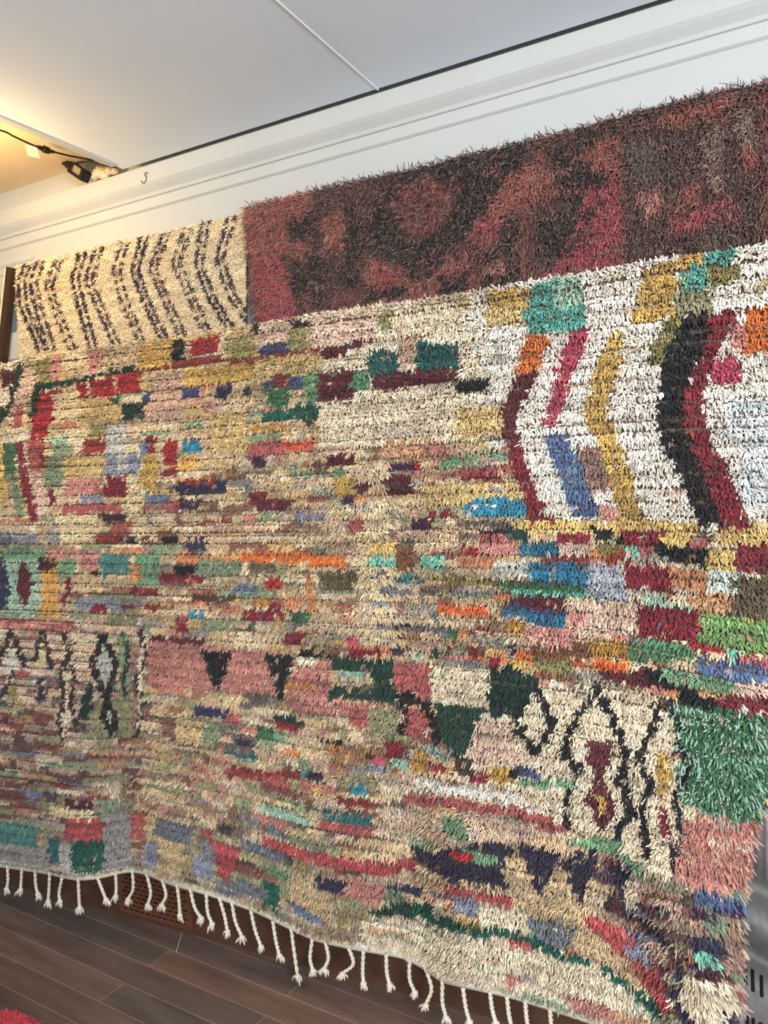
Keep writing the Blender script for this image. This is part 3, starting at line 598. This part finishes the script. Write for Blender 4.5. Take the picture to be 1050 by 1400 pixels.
# near ceiling: sheets ending at the recess, thin batten over the joint
XE = -2.06
struct(box('ceiling', (XE, YB, CEIL), (XR, -.057, CEIL + .085), M_ceil))
c1 = box('ceiling_recess', (XL, YB, CEIL + .085), (XR, 0, CEIL + .14), M_tan); struct(c1)
struct(box('trim_1', (XE - .012, -1.6, CEIL - .004), (XE + .014, -.10, CEIL + .055), M_trim))
struct(box('trim_2', (-1.033, YB, CEIL - .0025), (-1.029, -.05, CEIL + .001), mat('joint_strip', (236, 234, 230), .6)))
# cornice: fascia, hollow, frieze board
prof = [(0, 2.865), (-.046, 2.857), (-.048, 2.800), (-.040, 2.790), (-.022, 2.772), (-.018, 2.762), (-.011, 2.760), (-.009, 2.728), (-.004, 2.724), (0, 2.722)]
struct(extrude_profile('trim_3', prof, XL, XR, M_trim))
rail = [(0, 2.62), (-.006, 2.62), (-.008, 2.612), (-.006, 2.604), (0, 2.604)]
struct(extrude_profile('trim_4', rail, -2.72, -1.2, M_trim))
# baseboard
M_base = mat('dark_baseboard', (92, 64, 50), .55, .3, 14, .2)
struct(extrude_profile('baseboard_back', [(0, 0), (-.024, 0), (-.024, .20), (-.012, .215), (0, .215)], XL, XR, M_base))

# perforated metal register let into the baseboard
pc = on_y(210, 1232, -.03)
reg = bpy.data.objects.new('wall_register', None); COL.objects.link(reg); reg.location = (float(pc[0]), -.024, .02); rl = np.array(reg.location)
tag(reg, 'brown perforated vent grille in the dark baseboard under the rug tassels', 'vent')
M_reg = mat('brown_enamel', (112, 70, 52), .45, .15, 40)
bm = bmesh.new(); add_box(bm, (-.19, -.006, 0), (.19, 0, .19), .002); from_bm('plate', bm, M_reg, reg)
bm = bmesh.new()
for r in range(9):
    for c in range(11):
        x = -.165 + c * .03 + (.015 if r % 2 else 0); z = .018 + r * .018
        add_box(bm, (x, -.0075, z), (x + .02, -.005, z + .005))
h = from_bm('slots', bm, mat('vent_void', (30, 20, 18), .9), reg); h['label'] = 'dark slots'

# window at the far left with a moulded head, pane and sill
def wx(px, py, y=0.): return float(on_y(px, py, y)[0])
def wz(px, py, y=0.): return float(on_y(px, py, y)[2])
M_glass = mat('daylit_pane', (128, 146, 150), .12, .06, 6, spec=.6)  # opaque pane, the greyish daylight is put into its colour
xr = wx(49, 352); z0, z1, z2, z3 = wz(0, 361), wz(0, 379), wz(0, 393), wz(0, 413)
win = bpy.data.objects.new('window_1', None); COL.objects.link(win); win.location = (xr - .8, 0, 1.4); wi = np.array(win.location); struct(win)
xl = XL + .3
pf = [(0, z0), (-.024, z0), (-.026, z0 - .02), (-.018, z1 + .02), (-.018, z1), (-.012, z1 - .006), (-.012, z2), (-.020, z2 - .01), (-.020, z3 + .01), (-.010, z3), (0, z3)]
extrude_profile('window_head', [(y - wi[1], z - wi[2]) for y, z in pf], xl - wi[0], xr - wi[0], M_trim, win)
zs = wz(4, 462)
box('pane', (xl - wi[0], -.004, zs - wi[2]), (xr - .05 - wi[0], 0, z3 - wi[2]), M_glass, win)
extrude_profile('window_sill', [(0, zs - wi[2]), (-.03, zs - wi[2] + .004), (-.03, zs - wi[2] - .10), (0, zs - wi[2] - .13)], xl - wi[0], xr - wi[0], M_trim, win)

# dark post at the left end of the cream rug
a = on_y(16.5, 366, -.055); c = on_y(1, 512, -.055)
post = bpy.data.objects.new('wooden_post', None); COL.objects.link(post); post.location = V(c); pi_ = np.array(c)
tag(post, 'narrow dark wooden post leaning before the window at the left end of the cream rug', 'post')
def slat(p, q, w, t):
    bm = bmesh.new(); p = Vector(p); q = Vector(q); ax = (q - p).normalized(); s = ax.cross(Vector((0, 1, 0))).normalized()
    vs = []
    for e in (p, q):
        for dx, dy in ((-1, -1), (1, -1), (1, 1), (-1, 1)): vs.append(bm.verts.new(e + s * dx * w / 2 + Vector((0, dy * t / 2, 0))))
    for f in ((0, 1, 2, 3), (7, 6, 5, 4), (0, 4, 5, 1), (1, 5, 6, 2), (2, 6, 7, 3), (3, 7, 4, 0)): bm.faces.new([vs[k] for k in f])
    bmesh.ops.bevel(bm, geom=list(bm.edges), offset=.002, segments=2, affect='EDGES')
    return bm
dn = (c - a) * (c[2] - .012) / (a[2] - c[2])
from_bm('shaft', slat(a - pi_, c + dn - pi_, .034, .03), mat('dark_stained_wood', (60, 44, 32), .45, .25, 30), post)
e = np.array([-.021, -.004, 0]); from_bm('lit_edge', slat(a + e - pi_, c + dn + e - pi_, .008, .026), mat('lit_edge_colour', (222, 206, 176), .6), post)['label'] = 'pale strip coloured as the lit left edge'  # added pale slat paints the light along the post's left edge

# ------------------------------------------------------------------ cable, connector, tag, adapter, plaster, hook
M_blk = mat('black_rubber', (30, 28, 28), .45, .1, 30)
ZC = CEIL + .03
def zpt(px, py, z=ZC): return on_z(px, py, z)
cab = bpy.data.objects.new('power_cable', None); COL.objects.link(cab); ci = zpt(62, 204); cab.location = V(ci)
tag(cab, 'black cable with an inline connector strung across the ceiling recess above the white paper tag', 'cable')
bm = bmesh.new(); add_tube(bm, [p - ci for p in spline([zpt(-60, 166), zpt(0, 178), zpt(18, 186), zpt(35, 194), zpt(52, 201), zpt(75, 208), zpt(100, 214), zpt(130, 219), zpt(156, 221, CEIL + .04)], 6)], .0032, 8)
from_bm('cord', bm, M_blk, cab, True)
bm = bmesh.new(); add_tube(bm, [p - ci for p in spline([zpt(50, 200), zpt(57, 203), zpt(59, 203.5), zpt(66, 206), zpt(68, 206.5), zpt(75, 208)], 3)], [.004, .006, .0075, .008, .0065, .0066, .0115, .012, .0118, .0115, .0112, .0085, .008, .0065, .0055, .004], 10)
from_bm('connector', bm, M_blk, cab, True)
A = [zpt(*q, CEIL + .028) for q in ((34, 197), (50, 201), (55, 217), (38, 213))]
g0 = A[0]
bm = bmesh.new(); dn_ = np.array([0, 0, .0014])
vs = [bm.verts.new(V(q - g0)) for q in A] + [bm.verts.new(V(q - g0 + dn_)) for q in A]
for f in ((0, 1, 2, 3), (7, 6, 5, 4), (0, 4, 5, 1), (1, 5, 6, 2), (2, 6, 7, 3), (3, 7, 4, 0)): bm.faces.new([vs[k] for k in f])
tg = from_bm('paper_tag', bm, mat('white_paper', (240, 238, 230), .8, .04, 60)); tg.location = V(g0)
tag(tg, 'small white paper tag hanging under the black cable in the ceiling recess', 'tag')

ad = bpy.data.objects.new('power_adapter', None); COL.objects.link(ad)
def apt(px, py, y=-.071): return on_y(px, py, y)
p0, p1 = apt(99, 229), apt(118, 242); ad.location = V(p1); ai = np.array(p1)
tag(ad, 'black plug-in power adapter with a grey sticker tucked above the cornice near the hook', 'power adapter')
def brick(p, q, w, t, bev=.004):
    bm = slat(p, q, w, t); bmesh.ops.bevel(bm, geom=[e for e in bm.edges if e.calc_length() > .02], offset=bev, segments=2, affect='EDGES'); return bm
from_bm('housing', brick(p0 - ai, p1 - ai, .040, .034), M_blk, ad)
mid = (p0 + p1) / 2; dv = (p1 - p0); off = np.array([.003, -.0178, .004])
from_bm('sticker', slat(mid - dv * .18 - ai + off, mid + dv * .30 - ai + off, .024, .0012), mat('grey_label', (150, 138, 122), .6), ad)['label'] = 'grey sticker'
bm = bmesh.new(); add_tube(bm, [p - ai for p in spline([p0, apt(94, 226), apt(90, 224.5), apt(86, 223.5)], 4)], [.018, .0175, .016, .013, .012, .0135, .014, .012, .009, .008, .007, .0065, .006][:13], 10)
from_bm('plug', bm, M_blk, ad, True)
bm = bmesh.new(); add_tube(bm, [p - ai for p in spline([apt(99, 225), apt(108, 222.5, -.07), apt(122, 220.5, -.065), apt(134, 224, -.06), apt(150, 228, -.055), apt(168, 228.5, -.055)], 6)], .0028, 8)
from_bm('lead', bm, M_blk, ad, True)
bm = bmesh.new()
for k, (px, py, r) in enumerate(((127, 242, .014), (131, 239, .016), (137, 236, .02), (143, 239, .017), (150, 234, .015), (157, 234, .011))):
    s = bmesh.ops.create_icosphere(bm, subdivisions=3, radius=r); c_ = apt(px, py, -.035)
    for v in s['verts']:
        n = v.co.normalized(); v.co = v.co * (1 + .3 * math.sin(n.x * 7 + k) * math.sin(n.z * 6 + n.y * 5)); v.co = Vector((v.co.x * 1.3, v.co.y, v.co.z)) + V(c_ - apt(140, 238, -.035))
pl = from_bm('plaster_patch', bm, mat('broken_plaster', (228, 212, 186), .9, .15, 60, .8), None, True); pl.location = V(apt(140, 238, -.035))
tag(pl, 'lumpy crumbling white plaster patch beside the black power adapter on the cornice', 'plaster')
bm = bmesh.new(); hp = [(202, 237), (199, 236), (198, 239), (200, 242), (199.5, 246), (197, 250), (194, 249.5), (193.5, 247)]
h0 = on_y(198, 243, -.0498); add_tube(bm, [p - h0 for p in spline([on_y(x, y, -.0498) for x, y in hp], 5)], .0016, 8)
hk = from_bm('wire_hook', bm, mat('steel_wire', (110, 100, 90), .35, metal=.8), None, True); hk.location = V(h0)
tag(hk, 'small wire S-hook on the cream cornice to the right of the power adapter', 'hook')

# ------------------------------------------------------------------ floor: loose straw, red pouf in the corner
s0 = on_z(249, 1275, .004); bm = bmesh.new()
add_tube(bm, [p - s0 for p in spline([s0, on_z(246, 1284, .006), on_z(241, 1302, .003)], 6)], [.0012] * 12 + [.0006], 6)
st_ = from_bm('straw', bm, mat('dry_straw', (236, 224, 196), .7), None, True); st_.location = V(s0)
tag(st_, 'single pale strand of straw lying on the dark floorboards', 'straw')
pc = on_z(2, 1412, .30); R_, H_ = .17, .30
pouf = bpy.data.objects.new('pouf', None); COL.objects.link(pouf); 
ctr = on_z(8, 1384, H_); ctr = ctr + np.array([.02, -R_ * .62, 0]); pouf.location = (float(ctr[0]), float(ctr[1]), 0)
tag(pouf, 'fuzzy red-pink woollen pouf peeking in at the bottom left corner of the floor', 'pouf')
bm = bmesh.new(); prof = [(.0, .0), (.14, .0), (.165, .03), (.172, .10), (.170, .18), (.155, .25), (.12, .285), (.06, .298), (0, .30)]
rings = []
for r, z in prof: rings.append([bm.verts.new((max(r, .001) * math.cos(2 * PI * k / 32), max(r, .001) * math.sin(2 * PI * k / 32), z)) for k in range(32)])
for r0, r1 in zip(rings, rings[1:]):
    for k in range(32): bm.faces.new((r0[k], r0[(k + 1) % 32], r1[(k + 1) % 32], r1[k]))
bm.faces.new(rings[0][::-1]); bm.faces.new(rings[-1])
from_bm('cushion', bm, mat('red_felt', (196, 56, 70), .95, .1, 80), pouf, True)
N = 16000; th = rng.random(N) * 2 * PI; s = rng.random(N); prr = np.array(prof)
arc = np.concatenate([[0], np.cumsum(np.hypot(*np.diff(prr, axis=0).T))]); s = s * (arc[-1] - .14) + .14
rr_ = np.interp(s, arc, prr[:, 0]); zz = np.interp(s, arc, prr[:, 1])
dr = np.gradient(prr[:, 0], arc); dz = np.gradient(prr[:, 1], arc); nr = np.interp(s, arc, dz); nz_ = -np.interp(s, arc, dr)
bs = np.stack([rr_ * np.cos(th), rr_ * np.sin(th), zz], 1); dd = np.stack([nr * np.cos(th), nr * np.sin(th), nz_], 1) + rng.normal(size=(N, 3)) * .5
yarn_mesh('fuzz', bs, dd, .012 * (.6 + .7 * rng.random(N)), np.full(N, .0012), np.clip(lin((206, 62, 78))[None] * np.exp(.15 * rng.normal(size=N))[:, None], 0, .9), np.full(N, .3), W_wool, pouf)

# ------------------------------------------------------------------ light
wd = bpy.data.worlds.new('room_light'); S.world = wd; wd.use_nodes = True
bgn = wd.node_tree.nodes['Background']; bgn.inputs[0].default_value = (.84, .93, 1.0, 1); bgn.inputs[1].default_value = .5
def area(name, loc, to, sx, sy, power, rgb):
    l = bpy.data.lights.new(name, 'AREA'); l.shape = 'RECTANGLE'; l.size = sx; l.size_y = sy; l.energy = power; l.color = rgb
    o = bpy.data.objects.new(name, l); COL.objects.link(o); o.location = loc
    o.rotation_euler = (Vector(to) - Vector(loc)).to_track_quat('-Z', 'Y').to_euler(); return o
area('shop_window_daylight', (1.9, -3.6, 2.1), (-.8, 0, 1.7), 1.1, 1.0, 190, (.93, .97, 1.0))
area('ceiling_panel_light', (-1.0, -2.3, 2.82), (-1.1, -.2, 1.5), .8, .5, 24, (1.0, .93, .82))
lp = bpy.data.lights.new('warm_lamp', 'POINT'); lp.energy = 17; lp.color = (1.0, .66, .28); lp.shadow_soft_size = .05
lo = bpy.data.objects.new('warm_lamp', lp); COL.objects.link(lo); lo.location = (-2.35, -.62, CEIL - .17)

S.view_settings.view_transform = 'Standard'; S.view_settings.look = 'None'; S.view_settings.gamma = 1
S.view_settings.exposure = 0; S.view_settings.use_curve_mapping = False
